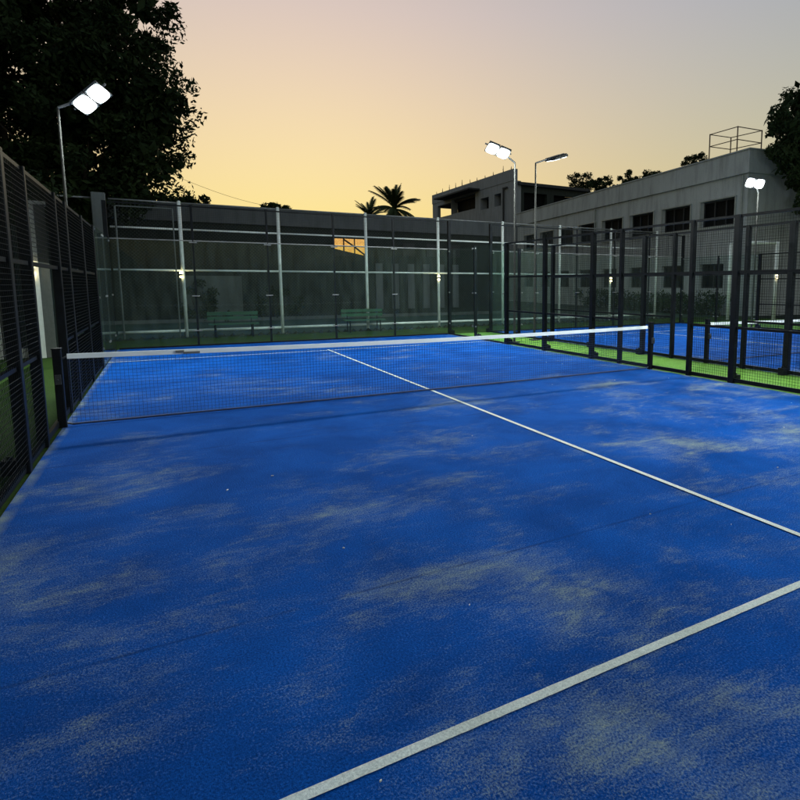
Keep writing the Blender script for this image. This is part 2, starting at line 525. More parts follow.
# ------------------------------------------------------------------ nets
def net(label, cx, cy):
    root = empty('padel_net', (cx, cy, 0)); tag(root, label, 'net', 'nets across the padel courts')
    O = (cx, cy, 0)
    top = lambda x: .88 + .04*(abs(x)/4.9)**1.6
    L = 4.90
    m = MB(); r = .0019
    n = int(2*L/.045)
    for i in range(n+1):
        x = -L + 2*L*i/n
        z1 = top(x) - .03
        wob = .006*math.sin(x*3.1) + .003*math.sin(x*7.7)
        # hangs in a slight billow
        m.bar((cx+x, cy, z1), (cx+x, cy+.015+wob, .42), r, r, 3, False)
        m.bar((cx+x, cy+.015+wob, .42), (cx+x, cy+.004, .035), r, r, 3, False)
    segs = 56
    nz = 19
    for j in range(nz):
        k = (j+.5)/nz
        pts = []
        for i in range(segs+1):
            x = -L + 2*L*i/segs
            z = .035 + (top(x)-.065)*k + .004*math.sin(x*5+j)
            wob = (.015+.006*math.sin(x*3.1))*(1-abs(2*k-1))
            pts.append((cx+x, cy+wob, z))
        for a, b in zip(pts[:-1], pts[1:]): m.bar(a, b, r, r, 3, False)
    m.build('net_mesh', M['cord'], root, O)
    b = MB(); s = 40
    for i in range(s):
        xa = -L + 2*L*i/s; xb = -L + 2*L*(i+1)/s
        za, zb = top(xa), top(xb)
        P = []
        for dz in (-.062, 0):
            P += [(cx+xa, cy-.011, za+dz), (cx+xb, cy-.011, zb+dz), (cx+xb, cy+.011, zb+dz), (cx+xa, cy+.011, za+dz)]
        k = len(b.v); b.v += P
        b.f += [(k,k+1,k+5,k+4),(k+2,k+3,k+7,k+6),(k+4,k+5,k+6,k+7),(k+3,k+2,k+1,k)]
        if i == 0: b.f.append((k+3,k,k+4,k+7))
        if i == s-1: b.f.append((k+1,k+2,k+6,k+5))
    b.build('top_tape', M['tape'], root, O)
    c = MB(); c.path([(cx-L, cy, .03), (cx-2, cy, .022), (cx+1.5, cy, .022), (cx+L, cy, .03)], .014, 6)
    c.build('bottom_hem', M['cord'], root, O)
    for s in (-1, 1):
        p = MB(); p.cbox(cx+s*5.0-.045, cx+s*5.0+.045, cy-.045, cy+.045, 0, .98, .01)
        p.box(cx+s*5.0-.05, cx+s*5.0+.05, cy-.05, cy+.05, .98, .995)
        po = p.build('post', M['black'], root, O)
        for z0, z1 in ((.86,.89),(.05,.03)):
            w = MB(); w.bar((cx+s*4.955, cy, z0), (cx+s*4.90, cy, z1), .011, .011, 6); w.build('net_hook', M['housing'], po, O)
        w = MB(); w.box(cx+s*5.0-.03, cx+s*5.0+.03, cy-.085, cy-.046, .55, .67)
        w.bar((cx+s*5.0, cy-.08, .61), (cx+s*5.0, cy-.12, .61), .012, .012, 6)
        w.build('winder', M['housing'], po, O)
    return root
net('white taped net stretched across the front blue court', 0, 0)
net('white taped net across the second court behind the black fence', X2, Y2)
tm = MB(); tm.box(-3.63,-3.43,-.030,-.012,.845,.872); tm.box(-3.72,-3.62,-.034,-.012,.868,.895)
o = tm.build('tape_buckle', M['steel']); tag(o, 'small grey buckle on the white net tape near the pillar side', 'buckle')

# ------------------------------------------------------------------ white perimeter fence
YF = 13.4
def perimeter():
    root = empty('perimeter_fence', (6, YF, 0))
    tag(root, 'tall white pipe fence with chain link running behind both glass end walls', 'fence')
    O = (6, YF, 0)
    xs = [-3.2,-.1,3.1,6.15,9.25,12.35,15.45,18.55]
    for i, x in enumerate(xs):
        p = MB(); h = 4.5
        p.bar((x, YF, 0), (x, YF, h), .058, .058, 12)
        p.bar((x, YF, h), (x, YF, h+.03), .065, .03, 12)
        p.build('post', M['white'], root, O, True)
    ends = [-5.2] + xs
    for a, b in zip(ends[:-1], ends[1:]):
        for z, r in ((4.46,.028),(3.6,.036),(2.25,.036),(.22,.05)):
            q = MB(); q.bar((a+.05, YF, z), (b-.05, YF, z), r, r, 8)
            q.build('rail', M['white'] if z < 4.4 else M['steel'], root, O, True)
        m = MB(); p_ = .11; z0, z1 = .02, 4.44; h = z1 - z0
        for s in (-1, 1):
            k = a - h
            while k < b:
                # diagonal wire from (k, z0) upwards at 45 degrees, clipped to the bay
                xa, xb = max(a+.05, k), min(b-.05, k+h)
                if xb > xa + .01:
                    if s > 0: P, Q = (xa, YF+.06, z0+xa-k), (xb, YF+.06, z0+xb-k)
                    else: P, Q = (xa, YF+.064, z1-(xa-k)), (xb, YF+.064, z1-(xb-k))
                    m.bar(P, Q, .0017, .0017, 3, False)
                k += p_
        m.build('mesh_panel', M['whitewire'], root, O)
    for a, b in ((-9.0,-5.5),):
        for z, r in ((4.46,.028),(3.6,.03),(2.25,.03)):
            q = MB(); q.bar((a, YF, z), (b, YF, z), r, r, 8); q.build('rail', M['steel'], root, O, True)
perimeter()
# lower steel frame inside the first bay
fr = MB()
fr.path([(-4.98, YF-.16, .02), (-4.98, YF-.16, 4.24)], .03, 8); fr.path([(-4.95, YF-.16, 4.24), (-3.4, YF-.16, 4.24)], .022, 8); fr.path([(-3.4, YF-.16, 4.24), (-3.4, YF-.16, .02)], .022, 8)
tag(fr.build('pipe_frame', M['column'], None), 'thin grey pipe frame beside the grey concrete corner column', 'frame')
c = MB(); c.cbox(-5.58,-5.22, YF-.18, YF+.18, 0, 4.62, .02)
tag(c.build('concrete_column', M['column']), 'thick grey concrete column at the corner of the white pipe fence', 'column')

# saw-tooth brick edging
e = MB(); x = -5.1
while x < 19:
    s = random.uniform(.078,.092)
    cxx = Vector((x, YF-.36, -.02)); a = R(45 + random.uniform(-7,7))
    ax = Vector((math.cos(a), 0, math.sin(a))); az = Vector((-math.sin(a), 0, math.cos(a)))
    e.obox(cxx, ax, Vector((0,1,0)), az, s, .05, s*.95)
    x += .30
tag(e.build('brick_edging', M['brick']), 'low saw-tooth brick edging along the foot of the white pipe fence', 'edging')

# ------------------------------------------------------------------ benches
def bench():
    root = empty('park_bench', (0,0,0))
    for nm, zs in (('seat', None), ('backrest', None)):
        m = MB()
        if nm == 'seat':
            for k in range(3): m.box(-.78,.78, -.20+.14*k, -.08+.14*k, .43, .465)
        else:
            for k in range(2): m.box(-.80,.80, .235, .262, .57+.16*k, .69+.16*k)
        m.build(nm, M['bench'], root)
    for sx in (-.58,.58):
        l = MB()
        l.bar((sx,-.17,0),(sx,-.17,.43),.025,.025,6); l.bar((sx,.24,0),(sx,.22,.43),.025,.025,6)
        l.box(sx-.02,sx+.02,-.19,.23,.395,.43); l.bar((sx,.225,.43),(sx,.285,.86),.02,.02,6)
        l.build('leg_frame', M['black'], root)
    return root
b1 = bench(); b1.location = (-1.78, 12.75, 0)
tag(b1, 'green slatted bench behind the glass between the corner column and lamp post', 'bench', 'green benches by the fence')
b2 = copy_tree(b1); b2.location = (2.72, 12.65, 0)
b2['label'] = 'green slatted bench under the orange lit wall opening'

# ------------------------------------------------------------------ floodlights
def flood(label, px, py, ztop, head, nrm, mat, side_dir):
    """pole with a cranked arm and a twin LED head"""
    root = empty('floodlight_pole', (px, py, 0)); tag(root, label, 'floodlight', 'floodlight poles beside the courts')
    O = (px, py, 0)
    p = MB(); p.bar((px,py,0),(px,py,ztop), .036, .024, 10); p.cbox(px-.13,px+.13,py-.13,py+.13,0,.025)
    p.build('pole', M['polegrey'], root, O, False)
    h = Vector(head); n = Vector(nrm).normalized()
    a = MB(); elbow = (px, py, ztop)
    a.path([elbow, tuple(h - n*.09 - Vector((0,0,0)))], .026, 8)
    u = Vector(side_dir); u = (u - n*u.dot(n)).normalized(); v = n.cross(u)
    a.bar(h - n*.09 - u*.42, h - n*.09 + u*.42, .022, .022, 8)
    a.build('arm', M['steel'], root, O)
    for s in (-1, 1):
        c = h + u*.178*s
        hd = MB(); hd.obox(c - n*.035, u, v, n, .166, .21, .035)
        for k in range(6): hd.obox(c - n*.085 + u*(-.15+.06*k), u, v, n, .006, .18, .015)
        ho = hd.build('lamp_head', M['housing'], root, O)
        l = MB(); cc = c + n*.004
        ring = []
        for q in range(24):
            t_ = 2*math.pi*q/24; ca, sa = math.cos(t_), math.sin(t_)
            ring.append(cc + u*.163*math.copysign(abs(ca)**.62, ca) + v*.205*math.copysign(abs(sa)**.62, sa))
        l.poly(ring); l.poly([p_ + n*.004 for p_ in ring])
        for q in range(24):
            l.poly([ring[q], ring[(q+1) % 24], ring[(q+1) % 24] + n*.004, ring[q] + n*.004])
        l.build('lens', mat, ho, O)
    return root
flood('lit floodlight on a slim pole in front of the large dark tree', -5.48, 6.5, 5.41, (-4.88,6.45,5.66), (.38,-.62,-.69), M['lamp'], (-.12,.55,1))
flood('lit floodlight on the cranked pole between the courts, arm over the front court', 5.51, 6.3, 5.39, (4.92,6.3,5.66), (-.36,-.36,-.86), M['lamp'], (1,0,.16))
flood('floodlight between the courts turned away over the second court', 6.45, 6.6, 5.53, (7.25,6.6,5.74), (.30,.12,-.95), M['lamp_off'], (1,.3,.2))
flood('lit floodlight glaring in front of the pale building corner', 17.25, 6.6, 5.45, (16.95,6.55,5.80), (-.55,-.5,-.67), M['lamp'], (1,-.35,.18))
flood('floodlight on a cranked pole near the service line end of the front court', 5.51, -6.3, 5.39, (4.92,-6.3,5.66), (-.25,.60,-.76), M['lamp_near'], (1,0,.16))
flood('floodlight on a cranked pole at the near end of the second court', 6.45, -6.6, 5.53, (7.25,-6.6,5.74), (.42,.30,-.85), M['lamp'], (1,.3,.2))

# ------------------------------------------------------------------ white posts and frames by the building
def wpost(label, x, y, h, r=.06):
    p = MB(); p.bar((0,0,0),(0,0,h), r, r, 12); p.bar((0,0,h),(0,0,h+.03), r*1.1, r*.4, 12)
    o = p.build('white_post', M['white'], None, (0,0,0), True); o.location = (x, y, 0)
    tag(o, label, 'post', 'free standing white posts')
wpost('short white post behind the second court\'s glass corner', 18.4, 12.0, 3.1, .065)
wpost('thick white post in front of the building\'s lower window', 20.9, 10.7, 3.8, .085)
gf = empty('gate_frame', (22.2, 9.75, 0)); tag(gf, 'white steel gate frame lit by a warm lamp under the floodlight', 'gate frame')
p = MB(); p.bar((22.74,9.41,0),(22.74,9.41,3.9), .10,.10,10); p.build('post', M['white'], gf, (22.2,9.75,0), True)
p = MB(); p.bar((21.4,10.15,0),(21.4,10.15,3.9), .06,.06,10); p.build('post', M['white'], gf, (22.2,9.75,0), True)
p = MB(); p.bar((21.45,10.125,3.84),(22.68,9.44,3.84), .085,.085,8); p.build('crossbar', M['white'], gf, (22.2,9.75,0), True)

# ------------------------------------------------------------------ pillars on the left
def pillar(label, x, y, h=3.75, rz=0.0):
    root = empty('square_pillar', (x, y, 0), rz); tag(root, label, 'pillar', 'white square pillars')
    s = MB(); s.cbox(-.23,.23,-.23,.23,0,h-.08,.01); s.build('shaft', M['pillar_shaded'], root)  # shaded face of the white pillar, painted as a grey shaft
    e = MB(); e.cbox(-.14,.02,-.262,-.232,.0,h-.09,.004); e.build('lit_face_strip', M['pillar'], root)  # white strip painted in for the pillar's narrow lit face
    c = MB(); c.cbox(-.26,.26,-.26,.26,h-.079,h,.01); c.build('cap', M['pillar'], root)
    return root
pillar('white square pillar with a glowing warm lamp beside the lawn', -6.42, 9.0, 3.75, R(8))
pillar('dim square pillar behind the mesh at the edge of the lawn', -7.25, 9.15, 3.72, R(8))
k = MB(); k.box(-14,-7.5,9.0,9.25,0,.22); k.box(-6.99,-6.69,9.0,9.25,0,.22)
tag(k.build('low_plinth', M['pillar']), 'low whitewashed plinth along the lawn beside the pillars', 'plinth')
sh = empty('added_sheet_fence', (-6.0, 11.6, 0)); tag(sh, 'added dark green sheet fence darkening the view behind the pillars', 'fence')  # panels added to give the darkness seen through the left mesh
for i in range(4):
    m = MB(); x0 = -9.2 + i*.98
    for j in range(8):
        xa = x0 + j*.12
        m.box(xa, xa+.09, 10.6+.03*(j%2), 10.63+.03*(j%2), .02, 3.3)
    m.build('panel', M['sheet'], sh, (-6.0, 11.6, 0))
for i in range(2):
    m = MB(); m.box(-9.2,-5.35,10.68,10.72,1.0+1.6*i,1.06+1.6*i); m.build('rail', M['column'], sh, (-6.0,11.6,0))

# ------------------------------------------------------------------ up and down wall lamps
def updown():
    root = empty('wall_lamp', (0,0,0))
    b = MB(); b.bar((0,0,-.035),(0,0,.035), .045,.045,12); b.box(-.02,.02,.03,.09,-.02,.02); b.build('body', M['housing'], root)
    for s in (-1,1):
        l = MB(); l.bar((0,0,s*.036),(0,0,s*.10), .05,.043,12); l.build('lens', M['updown'], root, smooth=True)
    return root
spots = [
    ((-3.26, YF-.10, 2.10), 'warm up and down lamp on the white fence post nearest the corner column'),
    ((6.12, YF-.10, 2.05), 'warm up and down lamp on the white fence post by the front court\'s far corner'),
    ((15.42, YF-.10, 2.02), 'warm up and down lamp on the white fence post behind the second court\'s glass'),
    ((22.68, 9.29, 2.15), 'warm up and down lamp on the white gate frame'),
    ((-6.52, 8.69, 2.13), 'warm up and down lamp on the white square pillar'),
]
lp = updown()
for i, (P, lab) in enumerate(spots):
    o = lp if i == 0 else copy_tree(lp)
    o.location = P
    tag(o, lab, 'wall lamp', 'warm up and down lamps')
    if i == 4:
        o.scale = (1.5,1.5,1.5)

# ------------------------------------------------------------------ long wall behind
YW = 24.0
YARD = []
def holes_face(mb, x0, x1, z0, z1, holes, y, depth):
    """front face in the plane y with rectangular holes and reveals going to y+depth"""
    xs = sorted({x0, x1, *[h[0] for h in holes], *[h[1] for h in holes]})
    zs = sorted({z0, z1, *[h[2] for h in holes], *[h[3] for h in holes]})
    for a, b in zip(xs[:-1], xs[1:]):
        for c_, d_ in zip(zs[:-1], zs[1:]):
            mx, mz = (a+b)/2, (c_+d_)/2
            if any(h[0] < mx < h[1] and h[2] < mz < h[3] for h in holes): continue
            mb.poly([(a,y,c_),(b,y,c_),(b,y,d_),(a,y,d_)])
    for a, b, c_, d_ in holes:
        y2 = y+depth
        mb.poly([(a,y,c_),(a,y2,c_),(b,y2,c_),(b,y,c_)]); mb.poly([(a,y,d_),(b,y,d_),(b,y2,d_),(a,y2,d_)])
        mb.poly([(a,y,c_),(a,y,d_),(a,y2,d_),(a,y2,c_)]); mb.poly([(b,y,c_),(b,y2,c_),(b,y2,d_),(b,y,d_)])
lw = empty('long_wall', (4, YW, 0)); tag(lw, 'long dark grey wall behind the white fence with a sunset lit opening', 'wall')
OW = (4, YW, 0)
w = MB(); hole = (4.55, 6.45, 3.38, 4.36)
holes_face(w, -14, 15.5, 0, 5.72, [hole], YW, .35)
holes_face(w, -14, 15.5, 0, 5.72, [hole], YW+.35, -.001)
w.poly([(-14,YW,5.72),(15.5,YW,5.72),(15.5,YW+.35,5.72),(-14,YW+.35,5.72)])
w.poly([(15.5,YW,0),(15.5,YW+.35,0),(15.5,YW+.35,5.72),(15.5,YW,5.72)])
w.build('wall', M['longlow'], lw, OW)
c = MB(); c.box(-14,15.52,YW-.06,YW-.002,4.85,5.74); c.build('coping_band', M['longwall'], lw, OW)
c = MB(); c.box(-14,15.55,YW-.14,YW-.061,4.87,4.95); c.build('ledge', M['longwall'], lw, OW)
f = MB()
for a, b, c_, d_ in ((4.55,6.45,3.90,3.96),(5.13,5.20,3.38,4.36),(5.75,5.81,3.38,4.36)):
    f.box(a,b,YW+.10+(.05 if b-a<.2 else 0),YW+.14+(.05 if b-a<.2 else 0),c_,d_)
f.hexa([(4.55,YW+.22,3.38),(6.45,YW+.22,3.38),(6.45,YW+.26,3.38),(4.55,YW+.26,3.38),(4.55,YW+.22,3.80),(6.45,YW+.22,3.42),(6.45,YW+.26,3.42),(4.55,YW+.26,3.80)])
f.path([(5.2,YW+.2,4.3),(5.72,YW+.2,3.96)], .05, 6); f.path([(5.8,YW+.2,3.9),(6.4,YW+.2,3.45)], .05, 6)
f.build('opening_bars', M['slab'], lw, OW)
tp = MB(); tp.box(4.553,6.447,YW+.28,YW+.286,3.383,4.357); tp.build('tinted_pane', tint_mat(), lw, OW)
for i in range(6):
    p = MB(); x = 6.9 + i*.98; p.box(x, x+.42, YW-.10, YW-.002, .35, 3.0); p.build('pilaster', M['longwall'], lw, OW)
for i in range(3):
    p = MB(); x = 8.6 + i*1.5; p.box(x, x+.75, YW-.05, YW-.002, 3.45, 4.2); p.build('shutter', M['slab'], lw, OW)
pw = MB(); pw.box(-3.1, -.4, 22.6, 22.8, 0, 2.2)
tag(pw.build('low_wall', M['column']), 'low pale wall patch in front of the long dark wall', 'wall')
for px_, lab in ((-2.2,'dark leafy shrub in front of the low pale wall patch'),(1.2,'dark upright shrub between the low pale wall and the wall opening')):
    sh_ = empty('yard_shrub', (px_, 22.2, 0));
    tag(sh_, lab, 'shrub', 'shrubs before the long wall')
    st_ = MB()
    for i_ in range(5): st_.bar((px_+.1*i_-.2,22.2,0),(px_+.28*i_-.56,22.2,1.5+.25*(i_%3)),.022,.01,5)
    st_.build('stem', M['bark'], sh_, (px_,22.2,0))
    YARD.append((sh_, px_))
k = MB(); k.box(-9, 16, 21.9, 22.05, 0, .16); tag(k.build('kerb', M['column']), kind='structure')

# ------------------------------------------------------------------ pale low building
ang = math.atan2(.99, .141)
lb = empty('flat_roofed_building', (24.4, 12.5, 0), ang)
tag(lb, 'pale two storey flat roofed building with a long row of dark windows', 'building')
# local x runs along the facade away from the camera, local -y is inward, +y towards the courts
Lb, Hb, Zl = 31.5, 9.1, 7.87
wins = []
t0 = .9
for i in range(8):
    a = .9 + 3.72*i; wins.append((a, a+2.75, 5.2, 6.72))
low = [(a+.5, a+2.5, 1.55, 3.0) for a in (1.1+3.72*i for i in range(8))]
def flipY(mb): mb.v = [(x, -y, z) for x, y, z in mb.v]; return mb
w = MB(); holes_face(w, 0, Lb, 0, Zl, wins+low, 0, .28); flipY(w)
w.poly([(0,0,0),(0,-14,0),(0,-14,Zl),(0,0,Zl)]); w.poly([(Lb,0,0),(Lb,0,Zl),(Lb,-14,Zl),(Lb,-14,0)])
w.poly([(0,-14,0),(Lb,-14,0),(Lb,-14,Zl),(0,-14,Zl)])
w.build('wall', M['plaster'], lb)
w = MB(); w.box(-.14, Lb, -14.1, .14, Zl, Hb); w.box(-.20, Lb+.01, -14.16, .20, Hb, Hb+.07)
w.build('parapet', M['plaster'], lb)
for (a, b, c_, d_) in wins+low:
    up = c_ > 4
    f = MB()
    f.box(a+.002, b-.002, -.27, -.21, d_-.08, d_-.002); f.box(a+.002, b-.002, -.27, -.21, c_+.002, c_+.08)
    for xx in ([a+.002, a+(b-a)/3-.03, a+2*(b-a)/3-.03, b-.062] if up else [a+.002,(a+b)/2-.03,b-.062]):
        f.box(xx, xx+.06, -.268, -.208, c_+.081, d_-.081)
    fo = f.build('window', M['slab'], lb)
    p = MB(); p.box(a+.003, b-.003, -.30, -.275, c_+.003, d_-.003); p.build('pane', M['darkglass'], fo)
    if up:
        s = MB(); s.box(a-.14, b+.14, .003, .11, c_-.13, c_-.002); s.box(a-.10, b+.10, .003, .09, d_+.002, d_+.07)
        s.box(a-.10,a-.004,.003,.06,c_,d_); s.box(b+.004,b+.10,.003,.06,c_,d_)
        s.build('sill', M['frame'], fo)
pp = MB(); pp.bar((.35,.08,.3),(.35,.08,7.8),.05,.05,8); pp.bar((15.9,.08,.3),(15.9,.08,7.8),.05,.05,8)
pp.build('downpipe', M['frame'], lb)
# railing standing on the roof
rr = empty('roof_railing', (26.0, 14.8, 9.17)); tag(rr, 'thin brown pipe railing on the flat roof beside the tree', 'railing')
Or = (26.0, 14.8, 9.17)
cs = [(25.16,15.9),(25.09,13.89),(27.05,13.75),(26.85,15.74)]
for i, (x, y) in enumerate(cs):
    p = MB(); p.bar((x,y,9.17),(x,y,10.75),.035,.035,6); p.build('post', M['rust'], rr, Or)
    x2, y2 = cs[(i+1) % 4]
    q = MB()
    for z in (10.02, 10.72): q.bar((x,y,z),(x2,y2,z),.028,.028,6)
    q.build('rail', M['rust'], rr, Or)

# ------------------------------------------------------------------ taller building behind
tb = empty('corner_building', (29.0, 44.7, 0), R(90))
tag(tb, 'taller grey building with an open corner veranda and short spikes along its parapet', 'building')
Lt = 21.4
def TB(mb, nm, mat, par=tb): return mb.build(nm, mat, par)
w = MB()
holes = [(2.7,4.2,10.45,11.8),(5.5,7.5,10.45,11.75),(8.8,15.4,10.8,12.6)]
holes_face(w, 0, 15.5, 0, 12.75, holes, 0, .9); flipY(w)
w.poly([(15.5,0,10.75),(15.5,0,12.75),(15.5,-.9,12.75),(15.5,-.9,10.75)])
w.poly([(0,0,0),(0,0,12.75),(0,-.9,12.75),(0,-.9,0)])
w.box(15.5, Lt, -9.6, 0, 0, 10.75)
w.box(15.501, Lt, -9.6, -4.2, 10.751, 12.299)
w.box(19.75, Lt, -.45, -.001, 10.751, 12.3)
w.box(8, 15.499, -9.6, -1.0, 0, 12.299)
TB(w, 'wall', M['plaster_dim'])
w = MB(); w.box(-.02, Lt+.06, -.45, .05, 12.751, 13.95); w.box(15.51,Lt,-.45,-.001,12.3,12.75)
TB(w, 'parapet', M['plaster_dim'])
s_ = MB(); s_.box(-.35, Lt, -9.9, -.46, 12.301, 12.6); TB(s_, 'roof_slab', M['slab'])
e_ = MB()
eh = [(1.3,4.3,9.4,11.6),(5.2,8.4,9.4,11.6)]
holes_face(e_, .9, 9.6, 0, 12.299, eh, .05, .5)
e_.v = [(y, -x, z) for x, y, z in e_.v]
TB(e_, 'end_wall', M['longlow'])  # dark render puts the shade of this recessed end into its colour
for a, b, c_, d_ in eh:
    p = MB(); p.box(.555, .58, -b+.003, -a-.003, c_+.003, d_-.003); TB(p, 'window', M['darkglass'])
for (a, b, c_, d_) in holes:
    p = MB(); p.box(a+.003, b-.003, -.94, -.905, c_+.003, d_-.003)
    po = TB(p, 'window', M['darkglass'])
    q = MB(); q.box((a+b)/2-.03,(a+b)/2+.03,-.90,-.86,c_+.01,d_-.01); q.build('mullion', M['slab'], po)
c = MB(); c.box(7.6, 17.6, .052, 1.5, 12.78, 12.95); TB(c, 'canopy', M['slab'])
for i in range(11):
    s = MB(); x = .6 + i*1.95 + random.uniform(-.2,.2); h = random.uniform(.3,.75)
    s.bar((x,-.1,13.95),(x+random.uniform(-.08,.08),-.1,13.95+h),.05,.02,6); s.bar((x-.12,-.1,13.95),(x+.1,-.1,13.95+h*.5),.04,.02,6)
    TB(s, 'spike', M['slab'])
d_ = MB(); d_.bar((2.0,.12,0),(2.0,.12,12.1),.09,.09,8); d_.box(1.2,2.1,.052,.2,12.1,12.25); TB(d_, 'downpipe', M['slab'])
# ------------------------------------------------------------------ vegetation
def leaf_quads(centres, n, spread, size, flat=.8):
    """numpy: n leaf faces scattered round clump centres"""
    C = np.asarray(centres, float)
    idx = rng.integers(0, len(C), n)
    s = spread[idx] if isinstance(spread, np.ndarray) else spread
    d = rng.normal(size=(n,3)); d /= np.linalg.norm(d, axis=1)[:,None]
    rad = rng.random(n)**.45
    P = C[idx] + d*(rad*s)[:,None]*np.array([1,1,flat])
    u = rng.normal(size=(n,3)); u /= np.linalg.norm(u, axis=1)[:,None]
    w = rng.normal(size=(n,3)); v = np.cross(u, w); v /= np.linalg.norm(v, axis=1)[:,None]
    L = size*(.45+1.1*rng.random(n))[:,None]; W = L*.42
    a = P - u*L*.5; b = P + v*W*.5; c = P + u*L*.5; e = P - v*W*.5
    V = np.stack([a,b,c,e], 1).reshape(-1,3)
    return V

def leaf_obj(name, V, mat, parent, origin):
    V = V - np.array(origin)
    n = len(V)//4
    me = bpy.data.meshes.new(name)
    me.vertices.add(len(V)); me.vertices.foreach_set('co', V.astype(np.float32).ravel())
    me.loops.add(len(V)); me.loops.foreach_set('vertex_index', np.arange(len(V), dtype=np.int32))
    me.polygons.add(n); me.polygons.foreach_set('loop_start', np.arange(0, len(V), 4, dtype=np.int32))
    me.polygons.foreach_set('loop_total', np.full(n, 4, dtype=np.int32))
    me.update(calc_edges=True); me.validate()
    me.materials.append(mat)
    o = bpy.data.objects.new(name, me); COL.objects.link(o)
    if parent: o.parent = parent
    return o

def tree(name, label, x, y, lobes, nclump, nleaf, lsize, trunk_h, trunk_r, mat, group=None, cl=(.55,1.0)):
    root = empty(name, (x, y, 0)); tag(root, label, 'tree', group)
    O = (x, y, 0)
    tr = MB()
    tr.bar((x,y,-.1),(x+.1,y,trunk_h*.5), trunk_r, trunk_r*.8, 9); tr.bar((x+.1,y,trunk_h*.5),(x,y+.1,trunk_h), trunk_r*.8, trunk_r*.6, 9)
    vols = np.array([r[3]*r[4]*r[5] for r in lobes])
    cen = []
    for i in range(nclump):
        l = lobes[rng.choice(len(lobes), p=vols/vols.sum())]
        d = rng.normal(size=3); d /= np.linalg.norm(d)
        q = rng.random()**.42
        cen.append((l[0]+d[0]*q*l[3], l[1]+d[1]*q*l[4], l[2]+d[2]*q*l[5]))
    cen = np.array(cen)
    for l in lobes:
        tr.bar((x,y,trunk_h*.75),(l[0],l[1],l[2]-l[5]*.35), trunk_r*.42, trunk_r*.16, 6)
        for k in range(7):
            c = cen[rng.integers(0, len(cen))]
            if (c[0]-l[0])**2+(c[1]-l[1])**2+(c[2]-l[2])**2 < (1.3*max(l[3:]))**2:
                tr.bar((l[0],l[1],l[2]-l[5]*.35), tuple(c), trunk_r*.15, trunk_r*.04, 5)
    tr.build('trunk', M['bark'], root, O)
    sp = cl[0] + (cl[1]-cl[0])*rng.random(len(cen))
    V = leaf_quads(cen, nleaf, sp, lsize)
    if nleaf > 50000:
        # the inner crown is packed with overlapping sprays
        inner = []
        for i in range(300):
            l = lobes[rng.choice(len(lobes), p=vols/vols.sum())]
            d = rng.normal(size=3); d /= np.linalg.norm(d); q = .74*rng.random()**.4
            inner.append((l[0]+d[0]*q*l[3], l[1]+d[1]*q*l[4], l[2]+d[2]*q*l[5]))
        V = np.concatenate([V, leaf_quads(np.array(inner), nleaf//6, .6, lsize*1.9)])
    leaf_obj('crown', V, mat, root, O)
    return root

# the big dark tree behind the left corner
tree('large_tree', 'huge dark leafy tree filling the corner behind the floodlight', -8.6, 21.5,
     [(-9.0,21.5,10.5,5.6,4.5,5.6),(-5.2,20.8,9.4,3.0,3.0,3.4),(-4.6,21,12.8,2.2,2.6,2.3),(-4.2,20.6,6.9,2.1,2.4,1.8),(-3.6,20.8,9.3,1.6,2,1.8),(-11,21,15.5,5,4,4),(-6.3,21,15.2,2.3,2.6,2.4),(-6.5,20.8,6.0,3.6,2.4,2.6),(-13.5,20,7,4.5,4,5)],
     640, 125000, .23, 6.5, .5, M['leafA'], None, (.40,.95))
tree('shade_tree', 'dark leafy tree rising in front of the pale building end', 27.0, 8.6,
     [(25.2,10.0,9.7,2.0,2.0,2.3),(25.3,10.0,8.4,1.7,1.8,1.8),(26.9,9.1,8.0,2.5,2.4,3.0),(25.9,9.8,11.5,1.6,1.6,1.4),(28.3,8.3,10.2,2.5,2.4,2.8)],
     260, 56000, .21, 5.5, .28, M['leafB'], None, (.3,.7))
tops = [(45.7,54.9,16.1,2.0,1.5,'small dark treetop next to the slab roofed block'),
        (48.4,53.5,15.9,1.7,1.3,'low dark treetop just above the pale roofline'),
        (51.4,51.6,16.5,1.5,1.5,'rounded small treetop at the middle of the pale roofline'),
        (58.9,47.1,18.9,1.5,1.5,'small dark treetop above the pale roof near the pipe railing'),
        (54.5,50.0,16.9,1.9,1.0,'flat dark treetop behind the pale parapet')]
for (x, y, z, r, h, lab) in tops:
    z -= .75; h *= .85
    tree('distant_tree', lab, x, y, [(x,y,z,r,r,h),(x+.9*r,y,z-.9*h,r*1.2,r,h)], 44, 4200, .30, z-1.0, .25, M['leafB'], 'treetops behind the pale building', (.3,.7))
# low growth on top of the long wall, seen against the sky
for (x0, x1, z, n, lab) in ((-5,-1.4,6.0,14,'leafy creeper spilling over the long wall beside the huge tree'), (.9,2.7,5.85,7,'dark bush tops above the middle of the long wall')):
    root = empty('wall_shrub', ((x0+x1)/2, YW+1.2, 0)); tag(root, lab, 'shrub')
    O = ((x0+x1)/2, YW+1.2, 0)
    cen = [(random.uniform(x0,x1), YW+1.2+random.uniform(-.3,.3), z+random.uniform(-.35,.12)) for _ in range(n)]
    s = MB()
    for c in cen[:6]: s.bar((O[0]+.2*(c[0]-O[0]), O[1], 0), c, .05, .02, 5)
    s.build('stem', M['bark'], root, O)
    leaf_obj('foliage', leaf_quads(cen, 1500, .35, .22), M['leafA'], root, O)

for sh_, px_ in YARD:
    cen = [(px_+random.uniform(-1.1,1.1), 22.2+random.uniform(-.2,.2), random.uniform(.15,1.0)) for _ in range(16)] + [(px_+random.uniform(-.5,.5), 22.2, random.uniform(1.2,1.9)) for _ in range(4)]
    leaf_obj('foliage', leaf_quads(cen, 1500, .3, .17), M['leafA'], sh_, (px_,22.2,0))

